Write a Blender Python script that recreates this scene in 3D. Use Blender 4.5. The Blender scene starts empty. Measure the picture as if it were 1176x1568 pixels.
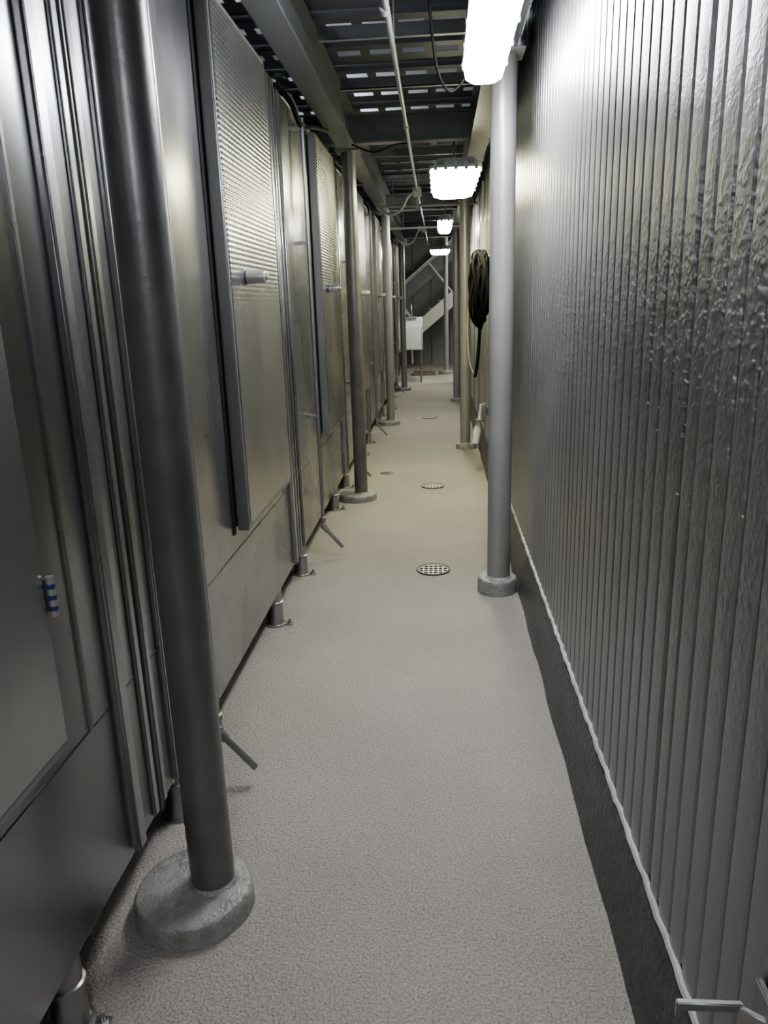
import bpy, bmesh, math, random
from mathutils import Vector, Matrix
random.seed(4)
scene = bpy.context.scene

# ------------------------------------------------------------ materials
def new_mat(name, color, rough=0.5, metal=0.0, color2=None, cscale=3.0, cdetail=3,
            bump=0.0, bscale=50.0, bdist=0.01, rough2=None, stretch=(1, 1, 1), spec=None, speck=None):
    m = bpy.data.materials.new(name)
    m.use_nodes = True
    nt = m.node_tree
    bs = nt.nodes['Principled BSDF']
    bs.inputs['Base Color'].default_value = (*color, 1)
    bs.inputs['Roughness'].default_value = rough
    bs.inputs['Metallic'].default_value = metal
    if spec is not None:
        bs.inputs['Specular IOR Level'].default_value = spec
    tc = nt.nodes.new('ShaderNodeTexCoord')
    mp = nt.nodes.new('ShaderNodeMapping')
    mp.inputs['Scale'].default_value = stretch
    nt.links.new(tc.outputs['Object'], mp.inputs['Vector'])
    if color2 is not None or rough2 is not None:
        n = nt.nodes.new('ShaderNodeTexNoise')
        n.inputs['Scale'].default_value = cscale
        n.inputs['Detail'].default_value = cdetail
        n.inputs['Roughness'].default_value = 0.5
        nt.links.new(mp.outputs[0], n.inputs['Vector'])
        if color2 is not None:
            r = nt.nodes.new('ShaderNodeValToRGB')
            r.color_ramp.elements[0].position = 0.25
            r.color_ramp.elements[1].position = 0.75
            r.color_ramp.elements[0].color = (*color, 1)
            r.color_ramp.elements[1].color = (*color2, 1)
            nt.links.new(n.outputs['Fac'], r.inputs[0])
            out = r.outputs[0]
            if speck is not None:
                n3 = nt.nodes.new('ShaderNodeTexNoise')
                n3.inputs['Scale'].default_value = speck[0]
                n3.inputs['Detail'].default_value = 2
                nt.links.new(tc.outputs['Object'], n3.inputs['Vector'])
                r3 = nt.nodes.new('ShaderNodeMapRange')
                r3.inputs['From Min'].default_value = 0.3; r3.inputs['From Max'].default_value = 0.6
                r3.inputs['To Min'].default_value = 1 - speck[1]; r3.inputs['To Max'].default_value = 1.0
                nt.links.new(n3.outputs['Fac'], r3.inputs[0])
                vm = nt.nodes.new('ShaderNodeVectorMath'); vm.operation = 'SCALE'
                nt.links.new(out, vm.inputs[0]); nt.links.new(r3.outputs[0], vm.inputs['Scale'])
                out = vm.outputs[0]
            nt.links.new(out, bs.inputs['Base Color'])
        if rough2 is not None:
            mr = nt.nodes.new('ShaderNodeMapRange')
            mr.inputs['From Min'].default_value = 0.25
            mr.inputs['From Max'].default_value = 0.75
            mr.inputs['To Min'].default_value = rough
            mr.inputs['To Max'].default_value = rough2
            nt.links.new(n.outputs['Fac'], mr.inputs['Value'])
            nt.links.new(mr.outputs[0], bs.inputs['Roughness'])
    if bump > 0:
        n2 = nt.nodes.new('ShaderNodeTexNoise')
        n2.inputs['Scale'].default_value = bscale
        n2.inputs['Detail'].default_value = 2
        nt.links.new(tc.outputs['Object'], n2.inputs['Vector'])
        b = nt.nodes.new('ShaderNodeBump')
        b.inputs['Strength'].default_value = bump
        b.inputs['Distance'].default_value = bdist
        nt.links.new(n2.outputs['Fac'], b.inputs['Height'])
        nt.links.new(b.outputs[0], bs.inputs['Normal'])
    return m

def emis(name, color, strength):
    m = bpy.data.materials.new(name)
    m.use_nodes = True
    bs = m.node_tree.nodes['Principled BSDF']
    bs.inputs['Base Color'].default_value = (0.8, 0.8, 0.8, 1)
    bs.inputs['Emission Color'].default_value = (*color, 1)
    bs.inputs['Emission Strength'].default_value = strength
    return m

def add_second_bump(m, kind, scale, strength, dist, zlo=None, zhi=None, zfade=0.3, thr=(0.5, 0.68), stretch=(1, 1, 1)):
    nt = m.node_tree
    bs = nt.nodes['Principled BSDF']
    tc = nt.nodes.new('ShaderNodeTexCoord')
    def mth(op, a, b=None):
        n = nt.nodes.new('ShaderNodeMath'); n.operation = op
        for i, v in enumerate((a, b)):
            if v is None: continue
            if isinstance(v, (int, float)): n.inputs[i].default_value = v
            else: nt.links.new(v, n.inputs[i])
        return n.outputs[0]
    if kind == 'quilt':
        sep = nt.nodes.new('ShaderNodeSeparateXYZ')
        nt.links.new(tc.outputs['Object'], sep.inputs[0])
        a = mth('SINE', mth('MULTIPLY', mth('ADD', mth('MULTIPLY', sep.outputs['Y'], 0.5), sep.outputs['Z']), scale))
        b = mth('SINE', mth('MULTIPLY', mth('SUBTRACT', mth('MULTIPLY', sep.outputs['Y'], 0.5), sep.outputs['Z']), scale))
        h = mth('MULTIPLY', a, b)
    else:
        mp = nt.nodes.new('ShaderNodeMapping'); mp.inputs['Scale'].default_value = stretch
        nt.links.new(tc.outputs['Object'], mp.inputs['Vector'])
        n = nt.nodes.new('ShaderNodeTexNoise')
        n.inputs['Scale'].default_value = scale
        n.inputs['Detail'].default_value = 0.0 if scale < 5 else 1.0
        nt.links.new(mp.outputs[0], n.inputs['Vector'])
        h = n.outputs['Fac']
        if kind == 'drops':
            r = nt.nodes.new('ShaderNodeMapRange'); r.interpolation_type = 'SMOOTHSTEP'
            r.inputs['From Min'].default_value = thr[0]; r.inputs['From Max'].default_value = thr[1]
            nt.links.new(h, r.inputs[0]); h = r.outputs[0]
    if zlo is not None:
        sep2 = nt.nodes.new('ShaderNodeSeparateXYZ')
        nt.links.new(tc.outputs['Object'], sep2.inputs[0])
        r3 = nt.nodes.new('ShaderNodeMapRange'); r3.interpolation_type = 'SMOOTHSTEP'
        r3.inputs['From Min'].default_value = zlo; r3.inputs['From Max'].default_value = zlo + zfade
        nt.links.new(sep2.outputs['Z'], r3.inputs[0])
        r4 = nt.nodes.new('ShaderNodeMapRange'); r4.interpolation_type = 'SMOOTHSTEP'
        r4.inputs['From Min'].default_value = zhi - zfade; r4.inputs['From Max'].default_value = zhi
        r4.inputs['To Min'].default_value = 1; r4.inputs['To Max'].default_value = 0
        nt.links.new(sep2.outputs['Z'], r4.inputs[0])
        h = mth('MULTIPLY', mth('MULTIPLY', h, r3.outputs[0]), r4.outputs[0])
    bp = nt.nodes.new('ShaderNodeBump')
    bp.inputs['Strength'].default_value = strength
    bp.inputs['Distance'].default_value = dist
    nt.links.new(h, bp.inputs['Height'])
    if bs.inputs['Normal'].is_linked:
        nt.links.new(bs.inputs['Normal'].links[0].from_socket, bp.inputs['Normal'])
    nt.links.new(bp.outputs[0], bs.inputs['Normal'])

M_floor = new_mat('floor_epoxy', (0.335, 0.313, 0.283), 0.64, 0, (0.42, 0.395, 0.362), 1.3, 5, bump=1.0, bscale=130, bdist=0.008, speck=(150, 0.42))
add_second_bump(M_floor, 'noise', 45, 0.4, 0.006)
M_steel = new_mat('stainless_steel', (0.36, 0.365, 0.375), 0.21, 0.92, (0.45, 0.455, 0.465), 2.4, 2, rough2=0.34, stretch=(1, 1.6, 0.7))
add_second_bump(M_steel, 'noise', 2.2, 0.5, 0.03, stretch=(1, 1.4, 0.8))
M_door = new_mat('embossed_steel', (0.36, 0.365, 0.365), 0.22, 0.90, (0.45, 0.45, 0.445), 2.2, 1, rough2=0.32)
add_second_bump(M_door, 'quilt', 170, 0.45, 0.003, 1.50, 3.2, 0.4)
add_second_bump(M_door, 'noise', 2.0, 0.36, 0.03)
M_frame = new_mat('steel_trim', (0.23, 0.235, 0.24), 0.38, 0.6, (0.29, 0.29, 0.29), 6, 3, bump=0.1, bscale=60, bdist=0.003)
M_gasket_shade = new_mat('gasket_and_gap_shade', (0.012, 0.012, 0.013), 0.6)
M_seam = new_mat('weld_seam', (0.14, 0.14, 0.14), 0.35, 0.9)
M_col = new_mat('column_paint', (0.27, 0.268, 0.265), 0.38, 0.3, (0.34, 0.338, 0.335), 5, 4, bump=0.2, bscale=70, bdist=0.003)
M_colL = new_mat('column_paint_dark', (0.145, 0.147, 0.15), 0.34, 0.45, (0.21, 0.21, 0.21), 9, 6, bump=0.2, bscale=60, bdist=0.003)
M_base = new_mat('painted_concrete', (0.17, 0.17, 0.165), 0.34, 0.0, (0.34, 0.34, 0.33), 22, 6, bump=0.6, bscale=85, bdist=0.010)
M_wall = new_mat('ribbed_metal_wall', (0.28, 0.282, 0.288), 0.33, 0.68, (0.345, 0.348, 0.355), 2.0, 4, bump=0.28, bscale=150, bdist=0.003, rough2=0.42)
add_second_bump(M_wall, 'drops', 60, 0.42, 0.004, 0.6, 2.1, 0.6, thr=(0.36, 0.78))
add_second_bump(M_wall, 'noise', 7, 0.22, 0.02)
M_wallflat = new_mat('smooth_wall_panel', (0.34, 0.34, 0.315), 0.35, 0.1, (0.40, 0.40, 0.365), 2, 4, bump=0.1, bscale=40, bdist=0.003)
M_curb = new_mat('curb_coating', (0.062, 0.063, 0.065), 0.38, 0.0, (0.095, 0.096, 0.096), 7, 5, bump=0.7, bscale=45, bdist=0.010, spec=0.35)
M_flash = new_mat('caulk_strip', (0.60, 0.60, 0.58), 0.5, 0, (0.36, 0.35, 0.32), 14, 5, bump=0.4, bscale=60, bdist=0.004)
M_beam = new_mat('beam_paint', (0.17, 0.18, 0.19), 0.42, 0.3, (0.22, 0.23, 0.24), 4, 4, bump=0.1, bscale=40, bdist=0.003)
M_deck = new_mat('deck_paint', (0.10, 0.108, 0.122), 0.5, 0.2, (0.135, 0.143, 0.158), 4, 4)
M_ceil = new_mat('ceiling_paint', (0.55, 0.57, 0.60), 0.8)
M_dim = new_mat('dim_wall', (0.22, 0.225, 0.22), 0.6, 0.1, (0.28, 0.28, 0.26), 1.5, 4)
M_pipe = new_mat('galvanised_pipe', (0.34, 0.34, 0.34), 0.32, 0.8)
M_white = new_mat('white_plastic', (0.60, 0.61, 0.63), 0.4)
M_conduit = new_mat('painted_conduit', (0.42, 0.43, 0.44), 0.4, 0.2)
M_black = new_mat('black_rubber', (0.004, 0.004, 0.0045), 0.6, spec=0.15)
M_green = new_mat('green_hose', (0.24, 0.27, 0.15), 0.45)
M_blue = new_mat('blue_ring', (0.035, 0.055, 0.13), 0.4)
M_handle = new_mat('handle_plastic', (0.42, 0.42, 0.41), 0.32, 0.5)
M_rust = new_mat('rusty_pipe', (0.10, 0.055, 0.03), 0.7, 0.1, (0.20, 0.13, 0.08), 14, 5, bump=0.4, bscale=60)
M_wood = new_mat('pallet_wood', (0.26, 0.23, 0.19), 0.8, 0, (0.16, 0.14, 0.12), 8, 4, stretch=(1, 8, 8))
M_drainrim = new_mat('drain_rim', (0.11, 0.075, 0.055), 0.5, 0.3)
M_drain = new_mat('drain_grate', (0.44, 0.44, 0.41), 0.4, 0.3)
M_hole = new_mat('drain_dark', (0.004, 0.004, 0.004), 0.8, spec=0.1)
M_stair = new_mat('stair_paint', (0.42, 0.43, 0.40), 0.5, 0.1)
M_house = new_mat('fixture_housing', (0.40, 0.42, 0.45), 0.4)
E_cool = emis('lamp_cool', (0.95, 0.97, 1.0), 72)
E_back = emis('lamp_cool_rear', (0.95, 0.97, 1.0), 58)
E_warm = emis('lamp_warm', (1.0, 0.965, 0.64), 42)
E_mid = emis('lamp_neutral', (1.0, 0.99, 0.86), 54)

# ------------------------------------------------------------ mesh builder
class B:
    def __init__(self):
        self.bm = bmesh.new(); self.mats = []
    def mi(self, mat):
        if mat not in self.mats: self.mats.append(mat)
        return self.mats.index(mat)
    def box(self, x0, x1, y0, y1, z0, z1, mat, bevel=0.0, rot=None, smooth=False):
        c = Vector(((x0 + x1) / 2, (y0 + y1) / 2, (z0 + z1) / 2))
        t = bmesh.new()
        bmesh.ops.create_cube(t, size=1.0)
        for v in t.verts:
            v.co = Vector((v.co.x * (x1 - x0), v.co.y * (y1 - y0), v.co.z * (z1 - z0)))
        if bevel > 0:
            bmesh.ops.bevel(t, geom=list(t.edges), offset=bevel, segments=3, affect='EDGES')
        for v in t.verts:
            if rot is not None: v.co = rot @ v.co
            v.co += c
        self._merge(t, mat, smooth or bevel > 0)
    def _merge(self, t, mat, smooth):
        i = self.mi(mat)
        mp = {}
        for v in t.verts: mp[v] = self.bm.verts.new(v.co)
        for f in t.faces:
            try:
                nf = self.bm.faces.new([mp[v] for v in f.verts])
                nf.material_index = i; nf.smooth = smooth
            except ValueError: pass
        t.free()
    def lathe(self, p0, axis, prof, mat, seg=32):
        ax = Vector(axis).normalized()
        up = Vector((0, 0, 1)) if abs(ax.z) < 0.9 else Vector((1, 0, 0))
        u = ax.cross(up).normalized(); w = ax.cross(u)
        p0 = Vector(p0); i = self.mi(mat); rings = []
        for d, r in prof:
            rings.append([self.bm.verts.new(p0 + ax * d + (u * math.cos(2 * math.pi * k / seg) + w * math.sin(2 * math.pi * k / seg)) * r) for k in range(seg)])
        for a, b in zip(rings, rings[1:]):
            for k in range(seg):
                f = self.bm.faces.new((a[k], a[(k + 1) % seg], b[(k + 1) % seg], b[k]))
                f.material_index = i; f.smooth = True
        for r in (rings[0], rings[-1]):
            f = self.bm.faces.new(r); f.material_index = i
    def cyl(self, p0, p1, r, mat, seg=24, bev=0.0):
        p0 = Vector(p0); p1 = Vector(p1); L = (p1 - p0).length
        if bev > 0: prof = [(0, r - bev), (bev, r), (L - bev, r), (L, r - bev)]
        else: prof = [(0, r), (L, r)]
        self.lathe(p0, p1 - p0, prof, mat, seg)
    def tube(self, pts, r, mat, seg=10):
        pts = [Vector(p) for p in pts]; i = self.mi(mat)
        rings = []; n = None
        for k, p in enumerate(pts):
            t = (pts[min(k + 1, len(pts) - 1)] - pts[max(k - 1, 0)]).normalized()
            if n is None:
                up = Vector((0, 0, 1)) if abs(t.z) < 0.9 else Vector((1, 0, 0))
                n = t.cross(up).normalized()
            n = (n - t * n.dot(t)).normalized()
            b = t.cross(n)
            rings.append([self.bm.verts.new(p + (n * math.cos(2 * math.pi * q / seg) + b * math.sin(2 * math.pi * q / seg)) * r) for q in range(seg)])
        for a, b in zip(rings, rings[1:]):
            for q in range(seg):
                f = self.bm.faces.new((a[q], a[(q + 1) % seg], b[(q + 1) % seg], b[q])); f.material_index = i; f.smooth = True
        for rr in (rings[0], rings[-1]):
            f = self.bm.faces.new(rr); f.material_index = i
    def extrude_profile(self, prof, y0, y1, mat, closed=True, n=1, axis='Y', smooth=False):
        i = self.mi(mat); rings = []
        for s in range(n + 1):
            t = y0 + (y1 - y0) * s / n
            rings.append([self.bm.verts.new((a, t, b) if axis == 'Y' else (t, a, b)) for a, b in prof])
        m = len(prof)
        for A, C in zip(rings, rings[1:]):
            for k in range(m if closed else m - 1):
                f = self.bm.faces.new((A[k], A[(k + 1) % m], C[(k + 1) % m], C[k])); f.material_index = i; f.smooth = smooth
        if closed:
            for r in (rings[0], rings[-1]):
                f = self.bm.faces.new(r); f.material_index = i
    def done(self, name, parent=None, origin=None):
        bmesh.ops.recalc_face_normals(self.bm, faces=list(self.bm.faces))
        me = bpy.data.meshes.new(name)
        self.bm.to_mesh(me); self.bm.free()
        for m in self.mats: me.materials.append(m)
        try: me.set_sharp_from_angle(angle=math.radians(40))
        except Exception: pass
        o = bpy.data.objects.new(name, me)
        scene.collection.objects.link(o)
        if parent is not None:
            o.parent = parent
            o.matrix_parent_inverse = Matrix.Translation(-parent.location)
        return o

def empty(name, loc):
    e = bpy.data.objects.new(name, None); e.location = loc
    e.empty_display_size = 0.2
    scene.collection.objects.link(e); return e

def smooth_path(pts, n=8):
    P = [Vector(p) for p in pts]; out = []
    for k in range(len(P) - 1):
        p0 = P[max(k - 1, 0)]; p1 = P[k]; p2 = P[k + 1]; p3 = P[min(k + 2, len(P) - 1)]
        for s in range(n):
            t = s / n
            out.append(0.5 * ((2 * p1) + (p2 - p0) * t + (2 * p0 - 5 * p1 + 4 * p2 - p3) * t * t + (3 * p1 - p0 - 3 * p2 + p3) * t ** 3))
    out.append(P[-1]); return out

XW = 0.462     # ribbed wall plane
XT = -0.80     # tank face plane
Y0, YE, YR = -2.4, 20.5, 15.6

# ------------------------------------------------------------ room shell
b = B(); b.box(-2.7, 3.0, Y0, YE, -0.12, 0.0, M_floor); b.done('floor')
b = B(); b.box(-2.7, 3.0, Y0, YE, 4.2, 4.3, M_ceil); b.done('ceiling')
b = B(); b.box(-2.82, -2.7, Y0, YE, -0.12, 4.3, M_dim); b.done('wall_left')
b = B(); b.box(-2.82, 3.12, Y0 - 0.12, Y0, -0.12, 4.3, M_dim); b.done('wall_back')
b = B()
b.box(-2.82, 3.12, YE, YE + 0.12, -0.12, 4.3, M_dim)
for i in range(12):
    b.box(-2.6 + i * 0.48, -2.57 + i * 0.48, YE - 0.03, YE, 0, 4.2, M_beam)
for z in (1.2, 2.4): b.box(-2.7, 3.0, YE - 0.04, YE, z, z + 0.06, M_beam)
b.done('wall_far')
b = B(); b.box(3.0, 3.12, YR, YE, -0.12, 4.3, M_dim); b.done('wall_side')

# ribbed right wall
b = B()
prof = []
y = Y0
YRIB = 5.2
pitch = 0.0805
k = 0
g = 0.009
while y < YRIB:
    seam = (k % 15 == 2)
    dd = 0.018 if seam else g
    w = 0.010 if seam else 0.0055
    prof += [(XW, y), (XW - 0.0015, y + pitch * 0.25), (XW - 0.0015, y + pitch * 0.55), (XW, y + pitch - 3.2 * w),
             (XW + dd * .5, y + pitch - 2.6 * w), (XW + dd, y + pitch - 2.1 * w), (XW + dd, y + pitch - 1.2 * w), (XW + dd * .5, y + pitch - 0.6 * w)]
    y += pitch; k += 1
prof.append((XW, y))
ylast = y
i0 = b.mi(M_wall)
zs = [0.24 + (3.0 - 0.24) * s / 6 for s in range(7)]
rings = [[b.bm.verts.new((x, yy, z)) for x, yy in prof] for z in zs]
for A, C in zip(rings, rings[1:]):
    for q in range(len(prof) - 1):
        f = b.bm.faces.new((A[q], A[q + 1], C[q + 1], C[q])); f.material_index = i0; f.smooth = True
b.box(XW + 0.02, XW + 0.14, Y0, ylast, 0, 3.0, M_wall)
b.box(XW - 0.004, XW + 0.14, ylast, YR, 0.24, 3.0, M_wallflat)
for yy in (6.4, 7.6, 8.8, 10.0, 11.2, 12.4, 13.6, 14.8):
    b.box(XW - 0.012, XW, yy, yy + 0.04, 0.26, 3.0, M_frame)
b.box(XW + 0.0, XW + 0.14, Y0, YR, 2.98, 4.2, M_dim)
b.box(XW, 3.0, YR, YR + 0.1, 0.0, 4.2, M_dim)
b.done('wall_right')

# curb with uneven cove + caulk strip
b = B()
N = 260; ic = b.mi(M_curb)
rings = []
for s in range(N + 1):
    yy = Y0 + (YR - Y0) * s / N
    j = 0.003 * math.sin(yy * 9.0) + random.uniform(-0.0015, 0.0015)
    pr = [(0.418 + j, 0.0), (0.424 + j, 0.012), (0.431 + j * .6, 0.06), (0.437, 0.15), (0.444, 0.225 + j), (0.453, 0.250 + j), (0.475, 0.262 + j), (0.60, 0.262)]
    rings.append([b.bm.verts.new((x, yy, z)) for x, z in pr])
for A, C in zip(rings, rings[1:]):
    for q in range(len(A) - 1):
        f = b.bm.faces.new((A[q], A[q + 1], C[q + 1], C[q])); f.material_index = ic; f.smooth = True
pts = []
for s in range(420):
    yy = Y0 + 0.1 + (YRIB - Y0 + 0.3) * s / 420
    pts.append((0.459 + 0.0015 * math.sin(yy * 31), yy, 0.262 + 0.003 * math.sin(yy * 78.05) + random.uniform(-.0015, .0015)))
b.tube(pts, 0.0085, M_flash, 6)
b.done('baseboard_right')

# ------------------------------------------------------------ columns
def column(name, x, yv, bx, by, r=0.056, br=0.165, bh=0.075, mat=M_col, top=2.66):
    e = empty(name, (x, yv, 0))
    b = B()
    b.lathe((x, yv, bh - 0.01), (0, 0, 1), [(0, r), (0.6, r), (0.61, r), (top - bh - 0.02, r), (top - bh, r)], mat, 40)
    b.box(x - 0.09, x + 0.09, yv - 0.09, yv + 0.09, top - 0.012, top - 0.001, mat, 0.002)
    b.done('pipe_shaft', e)
    b = B()
    prof = [(0, br * 1.01), (bh * 0.5, br), (bh * 0.85, br * 0.985), (bh * 0.97, br * 0.955), (bh, br * 0.92), (bh * 1.005, br * 0.6)]
    b.lathe((bx, by, 0), (0, 0, 1), prof, M_base, 64)
    for v in b.bm.verts:
        a = math.atan2(v.co.y - by, v.co.x - bx)
        s = 1 + 0.012 * math.sin(3 * a + x * 7) + 0.006 * math.sin(7 * a + yv) + 0.003 * math.sin(13 * a)
        v.co.x = bx + (v.co.x - bx) * s; v.co.y = by + (v.co.y - by) * s
    b.lathe((x, yv, bh * 0.97), (0, 0, 1), [(0, r * 1.16), (0.006, r * 1.10), (0.012, r * 1.0)], M_base, 32)
    b.done('concrete_pad', e)
    return e
column('support_column', -0.628, 1.645, -0.675, 1.62, r=0.058, br=0.156, bh=0.062, mat=M_colL)
for yy in (6.0, 10.0, 14.1):
    column('support_column', -0.66, yy, -0.69, yy - 0.01, r=0.054, br=0.155, bh=0.055, mat=M_colL if yy < 7 else M_col)
column('support_column', 0.314, 3.92, 0.306, 3.92, r=0.062, br=0.108, bh=0.085)
for yy in (8.2, 12.3):
    column('support_column', 0.275, yy, 0.285, yy, r=0.055, br=0.115, bh=0.055)

# ------------------------------------------------------------ tanks
P = 2.2
JO = -0.45
def tank(i):
    ya = JO + P * i; yb = ya + P
    e = empty('stainless_steel_tank', (-1.6, (ya + yb) / 2, 0))
    b = B()
    zb, zt = 0.19, 2.62
    prof = [(XT, zb + 0.02), (XT - 0.006, zb + 0.006), (XT - 0.03, zb), (-2.35, zb), (-2.35, zt), (XT - 0.02, zt), (XT, zt - 0.02)]
    b.extrude_profile(prof, ya + 0.006, yb - 0.006, M_steel)
    for yy, d, w, z0 in ((ya + 0.012, 0.010, 0.03, 0.21), (ya + 0.11, 0.014, 0.022, 0.21), (yb - 0.05, 0.010, 0.03, 0.21), (yb - 0.19, 0.022, 0.05, 0.21), (yb - 0.31, 0.005, 0.015, 0.64)):
        b.box(XT - 0.002, XT + d, yy, yy + w, z0, zt - 0.02, M_steel, min(0.008, d * .45))
    b.cyl((XT, yb, zb + 0.01), (XT, yb, zt), 0.010, M_seam, 10)
    b.cyl((XT - 0.001, ya + 0.01, 0.64), (XT - 0.001, yb - 0.01, 0.64), 0.0028, M_seam, 8)
    b.done('body', e)
    sh = -0.11 if i == 0 else 0
    d0, d1 = ya + 0.98 + sh, ya + 1.82 + sh
    dz0, dz1 = 0.72, 2.58
    b = B()
    b.box(XT - 0.001, XT + 0.012, d0 + 0.015, d1 - 0.015, dz0 + 0.015, dz1 - 0.015, M_gasket_shade)
    b.box(XT + 0.010, XT + 0.056, d0, d1, dz0, dz1, M_frame, 0.004)
    b.box(XT + 0.050, XT + 0.060, d0 + 0.02, d1 - 0.008, dz0 + 0.02, dz1 - 0.02, M_door, 0.004)
    b.box(XT, XT + 0.004, d0 - 0.035, d0, dz0 - 0.01, dz1 + 0.01, M_gasket_shade)  # flat black strip paints the shadow gap along the door's near edge
    if i == 0:
        zz = 1.0; hy = d1 + 0.004; hx = XT + 0.066
        b.cyl((hx, hy, zz), (hx, hy, zz + 0.08), 0.0075, M_handle, 14)
        for q in (0.012, 0.034, 0.056): b.cyl((hx, hy, zz + q), (hx, hy, zz + q + 0.009), 0.0082, M_blue, 14)
        b.box(XT, hx, d1 + 0.001, d1 + 0.006, zz + 0.01, zz + 0.075, M_pipe, 0.001)
    b.done('door', e)
    hy = d0 + 0.21; hz = 1.67
    b = B(); hx = XT + 0.058
    b.lathe((hx, hy, hz), (1, 0, 0), [(0, 0.030), (0.006, 0.030), (0.007, 0.024)], M_pipe, 24)
    b.lathe((hx + 0.006, hy, hz), (1, 0, 0), [(0, 0.024), (0.005, 0.025), (0.006, 0.022)], M_blue, 24)
    b.lathe((hx + 0.011, hy, hz), (1, 0, 0), [(0, 0.022), (0.002, 0.025), (0.02, 0.026), (0.064, 0.025), (0.070, 0.022), (0.073, 0.014), (0.082, 0.012), (0.084, 0.006)], M_handle, 24)
    b.done('latch_handle', e)
    b = B()
    for ly in (ya + 1.71, ya + 0.24):
        lx = -0.845
        b.lathe((lx, ly, 0), (0, 0, 1), [(0, 0.052), (0.008, 0.052), (0.010, 0.042), (0.016, 0.040), (0.115, 0.040), (0.118, 0.044), (0.126, 0.044), (0.129, 0.038), (zb + 0.005, 0.038)], M_pipe, 28)
        b.box(lx + 0.03, lx + 0.088, ly - 0.02, ly + 0.02, 0.0, 0.007, M_pipe, 0.002)
        b.cyl((lx + 0.072, ly, 0), (lx + 0.072, ly, 0.03), 0.006, M_pipe, 10)
        b.cyl((lx + 0.072, ly, 0.007), (lx + 0.072, ly, 0.017), 0.012, M_pipe, 6)
        b.lathe((lx - 1.35, ly, 0), (0, 0, 1), [(0, 0.05), (0.02, 0.04), (zb + 0.005, 0.04)], M_pipe, 16)
    b.done('legs', e)
    if i > 0:
        py = ya + 0.39 if i != 2 else ya + 0.55
        b = B(); px = -0.745
        b.cyl((px, py, 0.25), (px, py, 2.56), 0.0115, M_pipe, 14)
        b.lathe((px, py, 0.195), (0, 0, 1), [(0, 0.015), (0.004, 0.019), (0.03, 0.019), (0.034, 0.015), (0.05, 0.015), (0.055, 0.018), (0.075, 0.018), (0.078, 0.012)], M_pipe, 16)
        tip = Vector((px + 0.115, py + 0.005, 0.066)); st = Vector((px, py, 0.205))
        b.tube([st, st.lerp(tip, 0.2)], 0.016, M_pipe, 14)
        b.tube([st.lerp(tip, 0.15), tip], 0.0115, M_pipe, 14)
        for zz in (0.9, 1.9, 2.5):
            b.box(XT - 0.002, px, py - 0.012, py + 0.012, zz, zz + 0.02, M_pipe, 0.002)
        b.done('drain_pipe', e)
for i in range(0, 7): tank(i)
b = B(); b.tube([(-0.955, -1.5, 0.055), (-0.955, 6, 0.055), (-0.955, 15, 0.055)], 0.032, M_rust, 14)
for yy in (0.6, 2.6, 4.9, 7.4, 10, 12.5):
    b.cyl((-0.955, yy, 0.055), (-0.955, yy + 0.05, 0.055), 0.04, M_rust, 16)
    b.box(-0.99, -0.92, yy + 0.1, yy + 0.14, 0, 0.03, M_rust)
b.done('drain_line')

# ------------------------------------------------------------ overhead steel
def ibeam_profile(c, z, w, h, t=0.012):
    return [(c - w / 2, z), (c + w / 2, z), (c + w / 2, z + t), (c + t / 2, z + t), (c + t / 2, z + h - t), (c + w / 2, z + h - t), (c + w / 2, z + h),
            (c - w / 2, z + h), (c - w / 2, z + h - t), (c - t / 2, z + h - t), (c - t / 2, z + t), (c - w / 2, z + t)]
for xx in (-0.66, 0.30):
    b = B(); b.extrude_profile(ibeam_profile(xx, 2.66, 0.13, 0.24), Y0 + 0.02, 16.5, M_beam); b.done('steel_beam')
for yy in (-0.1, 6.0, 10.1, 14.2):
    b = B()
    b.extrude_profile(ibeam_profile(yy, 2.70, 0.10, 0.19, 0.01), -0.65, 0.29, M_beam, axis='X')
    b.extrude_profile(ibeam_profile(yy, 2.70, 0.10, 0.19, 0.01), -2.65, -0.67, M_beam, axis='X')
    b.done('cross_beam')
b = B()
for yy in (2.0, 3.1, 4.2, 5.1, 7.3, 8.7, 11.4, 12.8):
    b.box(-0.592, 0.232, yy, yy + 0.035, 2.84, 2.845, M_conduit)
    b.box(-0.592, 0.232, yy, yy + 0.005, 2.84, 2.90, M_beam)
b.done('angle_iron')
b = B()
yy = Y0 + 0.05; pd = 0.43
while yy < 16.4:
    z = 2.935; t = 0.003
    xa, xb = -2.65, 0.45
    s0 = yy + 0.18; s1 = s0 + 0.09
    b.box(xa, xb, yy + 0.006, s0, z, z + t, M_deck)
    b.box(xa, xb, s1, yy + pd - 0.006, z, z + t, M_deck)
    x = xa
    while x < xb:
        b.box(x, min(x + 0.055, xb), s0, s1, z, z + t, M_deck); x += 0.185
    b.box(xa, xb, yy + 0.0, yy + 0.006, z - 0.03, z + t, M_deck)
    yy += pd
b.done('slotted_deck')

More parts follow.
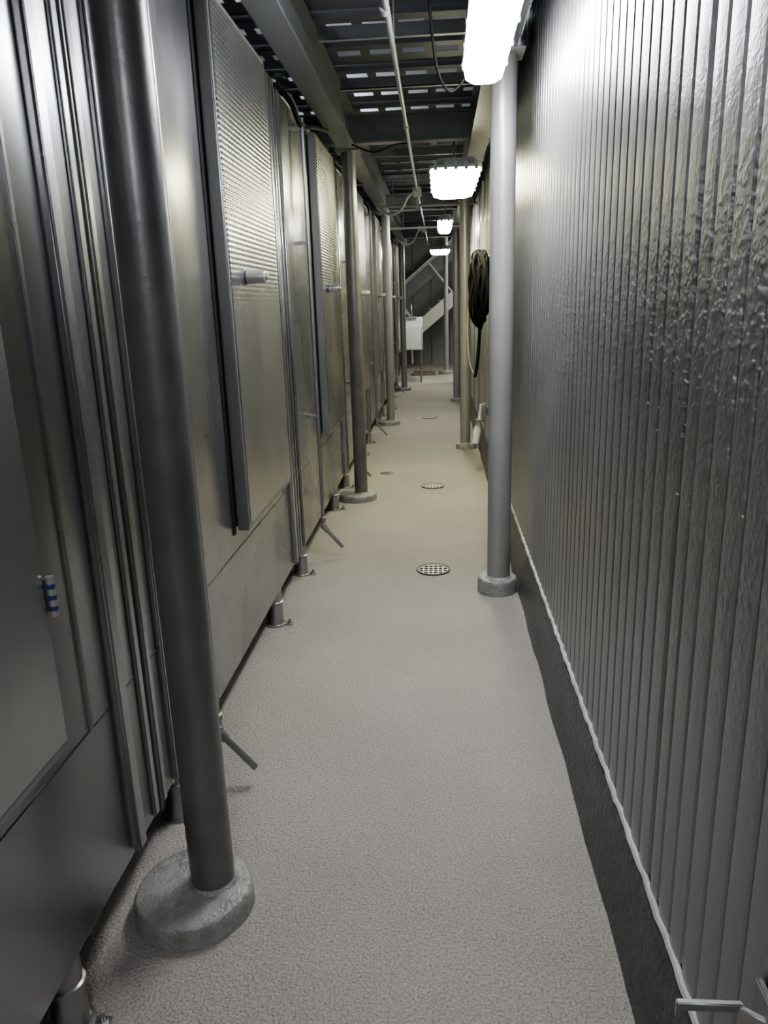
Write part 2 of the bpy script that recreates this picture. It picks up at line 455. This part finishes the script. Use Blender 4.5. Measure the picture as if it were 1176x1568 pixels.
# ------------------------------------------------------------ light fixtures
def fixture(x, y0, y1, z, w, em, top=2.66, cable=None):
    e = empty('fluorescent_light_fixture', (x, (y0 + y1) / 2, z))
    h = 0.055
    b = B()
    L = y1 - y0
    def rr(w, L, r, z, n=5):
        pts = []
        for cx, cy, a0 in ((w / 2 - r, L / 2 - r, 0), (-w / 2 + r, L / 2 - r, 90), (-w / 2 + r, -L / 2 + r, 180), (w / 2 - r, -L / 2 + r, 270)):
            for k in range(n + 1):
                a = math.radians(a0 + 90 * k / n)
                pts.append((x + cx + r * math.cos(a), (y0 + y1) / 2 + cy + r * math.sin(a), z))
        return pts
    def loft(B_, secs, mat):
        i = B_.mi(mat); R = [[B_.bm.verts.new(p) for p in s] for s in secs]
        for A, C in zip(R, R[1:]):
            for q in range(len(A)):
                f = B_.bm.faces.new((A[q], A[(q + 1) % len(A)], C[(q + 1) % len(A)], C[q])); f.material_index = i; f.smooth = True
        for r_ in (R[0], R[-1]):
            f = B_.bm.faces.new(r_); f.material_index = i
    loft(b, [rr(w, L, 0.05, z + h), rr(w + 0.012, L + 0.012, 0.055, z + h + 0.002), rr(w + 0.012, L + 0.012, 0.055, z + h + 0.022), rr(w * 0.92, L * 0.98, 0.05, z + h + 0.026), rr(w * 0.75, L * 0.95, 0.04, z + h + 0.07)], M_house)
    n = 5
    for s in (-1, 1):
        for k in range(n):
            cy = y0 + L * (k + 0.5) / n
            b.box(x + s * (w / 2 + 0.007) - 0.004, x + s * (w / 2 + 0.007) + 0.004, cy - 0.012, cy + 0.012, z + h - 0.012, z + h + 0.030, M_pipe, 0.002)
    m = max(1, int(w / 0.07))
    for yy2, sg in ((y0, -1), (y1, 1)):
        for k in range(m):
            cx = x - w / 2 + w * (k + 0.5) / m
            b.box(cx - 0.012, cx + 0.012, yy2 + sg * 0.008 - 0.005, yy2 + sg * 0.008 + 0.005, z + h - 0.014, z + h + 0.04, M_house, 0.002)
    for yy2 in (y0 + 0.3 * L, y1 - 0.2 * L):
        b.cyl((x, yy2, z + h + 0.06), (x, yy2, top + 0.27), 0.006, M_pipe, 8)
    b.done('housing', e)
    if cable:
        b = B(); b.tube(smooth_path(cable), 0.006, M_black, 8); b.done('supply_cord', e)
    b = B()
    loft(b, [rr(w * 0.6, L * 0.95, 0.03, z, 3), rr(w * 0.90, L * 0.985, 0.045, z + 0.016, 3), rr(w, L, 0.05, z + h, 3)], em)
    b.done('diffuser', e)
    return e
fixture(0.20, 2.38, 3.62, 2.45, 0.17, E_cool, cable=[(-0.05, 3.02, 2.93), (-0.03, 3.3, 2.72), (0.0, 3.55, 2.52), (0.05, 3.66, 2.45), (0.10, 3.67, 2.47), (0.14, 3.65, 2.52), (0.17, 3.63, 2.53)])
fixture(0.13, 5.75, 7.0, 2.42, 0.36, E_warm)
fixture(0.085, 9.5, 10.7, 2.45, 0.17, E_mid)
fixture(0.03, 14.45, 15.2, 2.45, 0.36, E_mid)
fixture(-0.02, -1.5, -0.26, 2.45, 0.17, E_back)
fixture(1.9, 16.2, 17.4, 3.0, 0.17, emis('hidden_stair_fill', (1, 0.98, 0.88), 140), top=3.9)  # added lamp, hidden behind the wall return, to brighten the far end
E_up = emis('added_slot_fill', (0.9, 0.95, 1), 65)  # added unseen tubes above the deck, so its slots look lit
for ya_, yb_ in ((3.2, 8.0), (10.0, 12.4)):
    e = empty('slot_fill_tube', (-1.2, (ya_ + yb_) / 2, 3.75))
    b = B(); b.cyl((-1.2, ya_, 3.75), (-1.2, yb_, 3.75), 0.018, E_up, 8); b.done('tube', e)
    b = B()
    for q in (ya_, yb_):
        b.cyl((-1.2, q - 0.02, 3.75), (-1.2, q + 0.02, 3.75), 0.024, M_house, 12)
        b.box(-1.215, -1.185, q - 0.015, q + 0.015, 3.75, 4.2, M_house)
    b.done('brackets', e)

# ------------------------------------------------------------ conduits & cables
b = B()
cz = 2.665
b.tube([(-0.19, Y0 + 0.1, cz), (-0.19, 3, cz), (-0.21, 8.2, cz), (-0.2, 12.0, cz), (-0.2, 15.5, cz)], 0.0125, M_conduit, 12)
for yy in (1.5, 3.3, 5.3, 8.2, 12.0):
    b.cyl((-0.2, yy, cz), (-0.2, yy + 0.05, cz), 0.019, M_conduit, 12)
for yy in (1.9, 4.0, 8.6):
    b.tube([(-0.2, yy, cz), (-0.2, yy, 2.93)], 0.005, M_conduit, 6)
b.box(-0.255, -0.165, 8.15, 8.27, 2.61, 2.70, M_conduit, 0.008)
b.tube([(-0.21, 8.2, 2.62), (-0.21, 8.2, 2.53)], 0.008, M_conduit, 8)
b.lathe((-0.21, 8.2, 2.50), (0, 0, 1), [(0, 0.03), (0.006, 0.03), (0.03, 0.012)], M_conduit, 14)
b.box(-0.25, -0.17, 12.0, 12.1, 2.6, 2.69, M_conduit, 0.008)
b.tube(smooth_path([(-0.62, 8.3, 2.55), (-0.5, 8.2, 2.45), (-0.38, 8.1, 2.47), (-0.3, 8.1, 2.6), (-0.22, 8.2, 2.66)]), 0.012, M_conduit, 8)
b.tube(smooth_path([(-0.62, 11.8, 2.5), (-0.5, 11.8, 2.42), (-0.38, 11.8, 2.45), (-0.3, 11.9, 2.6), (-0.22, 12.0, 2.66)]), 0.012, M_conduit, 8)
b.tube(smooth_path([(-0.60, 5.7, 2.645), (-0.45, 5.75, 2.60), (-0.3, 5.8, 2.65), (-0.2, 5.9, 2.675)]), 0.006, M_black, 8)
b.done('electrical_conduit')
b = B()
for yy, zz in ((9.0, 2.62), (11.5, 2.62)):
    b.tube([(-0.70, yy, zz), (0.44, yy, zz)], 0.017, M_conduit, 12)
    b.cyl((-0.3, yy, zz), (-0.25, yy, zz), 0.025, M_conduit, 12)
    for xx in (-0.5, 0.2): b.tube([(xx, yy, zz), (xx, yy, 2.93)], 0.006, M_conduit, 6)
b.done('water_pipe')
b = B()
b.tube([(XT - 0.05, 0.3, 2.655), (XT - 0.05, 15.0, 2.655)], 0.024, M_beam, 14)
for k in range(1, 7):
    yy = JO + P * k + 0.42
    b.tube([(XT - 0.05, yy, 2.66), (XT + 0.02, yy, 2.64), (-0.745, yy, 2.56)], 0.013, M_beam, 10)
    b.lathe((XT - 0.05, yy + 0.1, 2.66), (0, 0, 1), [(0, 0.03), (0.05, 0.035), (0.055, 0.02), (0.09, 0.02), (0.095, 0.04), (0.11, 0.04)], M_beam, 14)
    b.tube(smooth_path([(XT - 0.05, yy - .2, 2.66), (XT + .03, yy - .1, 2.60), (XT + .05, yy + 0.15, 2.52), (XT + .06, yy + 0.45, 2.58), (XT + 0.1, yy + 0.8, 2.63)]), 0.014, M_black, 8)
b.done('supply_pipe')

# ------------------------------------------------------------ floor drains
def drain(x, y, r):
    b = B()
    b.lathe((x, y, 0.0), (0, 0, 1), [(0, r), (0.002, r), (0.0025, r * 0.9)], M_hole, 40)
    ring = [(x + math.cos(2 * math.pi * k / 40) * r * 0.98, y + math.sin(2 * math.pi * k / 40) * r * 0.98, 0.004) for k in range(41)]
    b.tube(ring, 0.006, M_drainrim, 6)
    R = r * 0.93
    n = 6
    for k in range(-n, n + 1):
        c = k * R / (n + 0.3); hl = math.sqrt(max(0, R * R - c * c))
        if k % 2 == 0: b.box(x + c - 0.0042, x + c + 0.0042, y - hl, y + hl, 0.0025, 0.0045, M_drain)
    for k in range(-2, 3):
        c = (k) * R / 2.5; hl = math.sqrt(max(0, R * R - c * c))
        b.box(x - hl, x + hl, y + c - 0.007, y + c + 0.007, 0.0025, 0.0044, M_drain)
    rg = [(x + math.cos(2 * math.pi * k / 40) * R * .98, y + math.sin(2 * math.pi * k / 40) * R * .98, 0.004) for k in range(41)]
    b.tube(rg, 0.003, M_drain, 6)
    b.done('floor_drain')
drain(-0.05, 4.25, 0.098)
drain(-0.07, 6.4, 0.098)
drain(-0.14, 10.5, 0.10)
b = B()
b.lathe((-0.51, 6.95, 0), (0, 0, 1), [(0, 0.065), (0.004, 0.065), (0.005, 0.055)], M_pipe, 32)
b.lathe((-0.51, 6.95, 0.004), (0, 0, 1), [(0, 0.02), (0.004, 0.018)], M_drainrim, 16)
b.done('cleanout_cover')

# ------------------------------------------------------------ hoses on right
e = empty('coiled_hose', (0.38, 6.8, 1.6))
b = B()
b.tube([(0.46, 6.8, 1.93), (0.33, 6.8, 1.93), (0.31, 6.8, 1.97)], 0.012, M_pipe, 10)
b.box(0.44, 0.46, 6.75, 6.85, 1.88, 1.98, M_pipe, 0.003)
b.done('hose_hook', e)
b = B()
pts = []
for k in range(13):
    cx = 0.360 + random.uniform(-.04, .04); hw = 0.12 + random.uniform(-.03, .03); ht = 0.28 + random.uniform(-.06, .05)
    zc = 1.945 - ht + 0.02 * random.random()
    for s in range(24):
        a = math.pi / 2 + 2 * math.pi * s / 24
        pts.append((cx + 0.05 * math.cos(a) * (-1) ** k + 0.02 * math.sin(3 * a + k), 6.8 + hw * math.cos(a) * (0.75 + 0.3 * (1 - math.sin(a)) / 2), zc + ht * math.sin(a) + 0.012 * (k % 3)))
pts += smooth_path([(0.37, 6.85, 1.9), (0.36, 6.9, 1.6), (0.36, 6.88, 1.3), (0.34, 6.86, 1.05), (0.32, 6.85, 0.9)])
b.tube(pts, 0.014, M_black, 10)
b.done('hose_loops', e)
b = B()
b.tube(smooth_path([(0.40, 8.0, 1.95), (0.33, 7.95, 1.7), (0.29, 7.9, 1.35), (0.30, 7.7, 1.0), (0.34, 7.4, 0.88), (0.37, 7.2, 1.0), (0.38, 7.1, 1.3), (0.43, 7.1, 1.5)]), 0.008, M_green, 10)
b.lathe((0.40, 8.0, 1.95), (0, 0, 1), [(0, 0.016), (0.05, 0.018), (0.07, 0.01)], M_pipe, 12)
b.done('wash_hose')
b = B()
b.box(0.395, 0.430, 6.95, 7.1, 0.50, 0.64, M_beam, 0.006)
b.box(0.425, 0.462, 6.98, 7.07, 0.53, 0.61, M_beam)
b.lathe((0.33, 7.0, 0.26), (0.16, 0.1, 1), [(0, 0.02), (0.01, 0.034), (0.14, 0.036), (0.18, 0.025), (0.24, 0.016), (0.34, 0.014), (0.36, 0.022), (0.38, 0.02)], M_white, 18)
b.box(0.33, 0.42, 6.96, 7.04, 0.48, 0.50, M_pipe, 0.003)
b.done('spray_nozzle_holder')
b = B()
b.box(0.40, 0.458, 7.6, 7.85, 2.0, 2.3, M_conduit, 0.008)
b.tube([(0.43, 7.7, 2.3), (0.43, 7.7, 2.66)], 0.012, M_conduit, 10)
b.done('junction_box')

# ------------------------------------------------------------ bracket lower right
b = B()
b.box(0.450, 0.461, 0.82, 0.90, 0.51, 0.59, M_frame, 0.003)
b.box(0.418, 0.462, 0.860, 0.870, 0.546, 0.560, M_pipe, 0.002, rot=Matrix.Rotation(-0.6, 3, 'Z'))
b.box(0.338, 0.428, 0.875, 0.885, 0.548, 0.563, M_pipe, 0.002)
b.box(0.334, 0.342, 0.875, 0.885, 0.534, 0.563, M_pipe, 0.002)
b.done('latch_bracket')

# ------------------------------------------------------------ far end
e = empty('staircase', (0.4, 18.3, 0))
ang = math.radians(39)
p0 = Vector((-1.55, 18.0, 0.28)); L = 4.3
d = Vector((math.cos(ang), 0, math.sin(ang))); nrm = Vector((-math.sin(ang), 0, math.cos(ang)))
b = B()
for yy in (17.95, 18.85):
    vs = []
    for t, o in ((0, 0), (L, 0), (L, 0.28), (0, 0.28)):
        p = p0 + d * t + nrm * (o - 0.25); vs.append((p.x, p.z))
    b.extrude_profile(vs, yy, yy + 0.04, M_stair)
    b.tube([p0 + Vector((0, yy - 18.0 + .02, 0)) + nrm * 0.9, p0 + Vector((0, yy - 18.0 + .02, 0)) + nrm * 0.9 + d * L], 0.022, M_stair, 10)
    for t in (0.2, 1.3, 2.4, 3.5):
        q = p0 + d * t + Vector((0, yy - 18.0 + .02, 0))
        b.tube([q, q + nrm * 0.9], 0.018, M_stair, 8)
b.done('stringers_and_rails', e)
b = B()
n = 15
for k in range(n):
    q = p0 + d * (0.15 + L * k / n)
    b.box(q.x - 0.14, q.x + 0.14, 17.99, 18.86, q.z - 0.03, q.z, M_beam)
b.done('treads', e)
column('stair_post', 0.16, 17.3, 0.16, 17.3, r=0.05, br=0.18, bh=0.08, top=4.15)
b = B()
q0 = Vector((-1.0, 0, 1.5))
vs = [((q0 + d * t + nrm * o).x, (q0 + d * t + nrm * o).z) for t, o in ((0, 0), (2.9, 0), (2.9, 0.3), (0, 0.3))]
b.extrude_profile(vs, 19.6, 19.65, M_beam)
b.extrude_profile([(x, z) for x, z in vs], 20.2, 20.25, M_beam)
b.done('upper_stair_stringer')
b = B()
b.box(-2.6, -0.9, 17.0, 17.1, 0, 3.0, M_dim)
b.done('partition_panel')

b = B()
sx0, sx1, sy0, sy1 = -0.78, -0.34, 15.45, 15.9
w = 0.02
b.box(sx0, sx1, sy0, sy0 + w, 0.68, 1.12, M_white, 0.006)
b.box(sx0, sx1, sy1 - w, sy1, 0.68, 1.30, M_white, 0.006)
b.box(sx0, sx0 + w, sy0, sy1, 0.68, 1.12, M_white, 0.006)
b.box(sx1 - w, sx1, sy0, sy1, 0.68, 1.12, M_white, 0.006)
b.box(sx0, sx1, sy0, sy1, 0.66, 0.69, M_white, 0.006)
for xx in (sx0 + 0.04, sx1 - 0.04):
    for yy in (sy0 + 0.04, sy1 - 0.04):
        b.cyl((xx, yy, 0), (xx, yy, 0.67), 0.016, M_pipe, 12)
b.tube([(sx0 + .04, sy0 + .04, 0.25), (sx1 - .04, sy0 + .04, 0.25)], 0.012, M_pipe, 8)
b.tube([(-0.56, 15.7, 0.67), (-0.56, 15.7, 0.45), (-0.56, 15.8, 0.38), (-0.56, 15.9, 0.45)], 0.022, M_white, 10)
b.tube(smooth_path([(-0.56, 15.88, 1.28), (-0.56, 15.87, 1.48), (-0.56, 15.78, 1.54), (-0.56, 15.68, 1.48), (-0.56, 15.67, 1.42)]), 0.016, M_pipe, 10)
b.box(-0.66, -0.46, 15.84, 15.89, 1.27, 1.31, M_pipe, 0.004)
b.done('utility_sink')
b = B()
for k in range(3): b.box(-0.58, -0.10, 17.0 + k * 0.22, 17.08 + k * 0.22, 0.0, 0.09, M_wood, 0.003)
for k in range(4): b.box(-0.58 + k * 0.125, -0.485 + k * 0.125, 16.98, 17.54, 0.09, 0.11, M_wood, 0.003)
b.done('wooden_pallet')

# ------------------------------------------------------------ world
w = bpy.data.worlds.new('world'); scene.world = w; w.use_nodes = True
w.node_tree.nodes['Background'].inputs[0].default_value = (0.5, 0.55, 0.6, 1)
w.node_tree.nodes['Background'].inputs[1].default_value = 0.02
try: scene.view_settings.look = 'AgX - Medium High Contrast'
except Exception: pass

# ------------------------------------------------------------ camera
f = 1140.0
fw = Vector((84, 319, -f)).normalized()
up = Vector((-128, 3909, f)).normalized()
up = (up - fw * up.dot(fw)).normalized()
rt = fw.cross(up)
R = Matrix((rt, fw, up))
cam = bpy.data.cameras.new('camera')
cam.sensor_fit = 'VERTICAL'; cam.sensor_height = 36; cam.sensor_width = 27
cam.lens = f / 1568 * 36
cam.clip_start = 0.02
co = bpy.data.objects.new('camera', cam)
co.matrix_world = Matrix.Translation((0, 0, 1.55)) @ R.to_4x4()
scene.collection.objects.link(co)
scene.camera = co
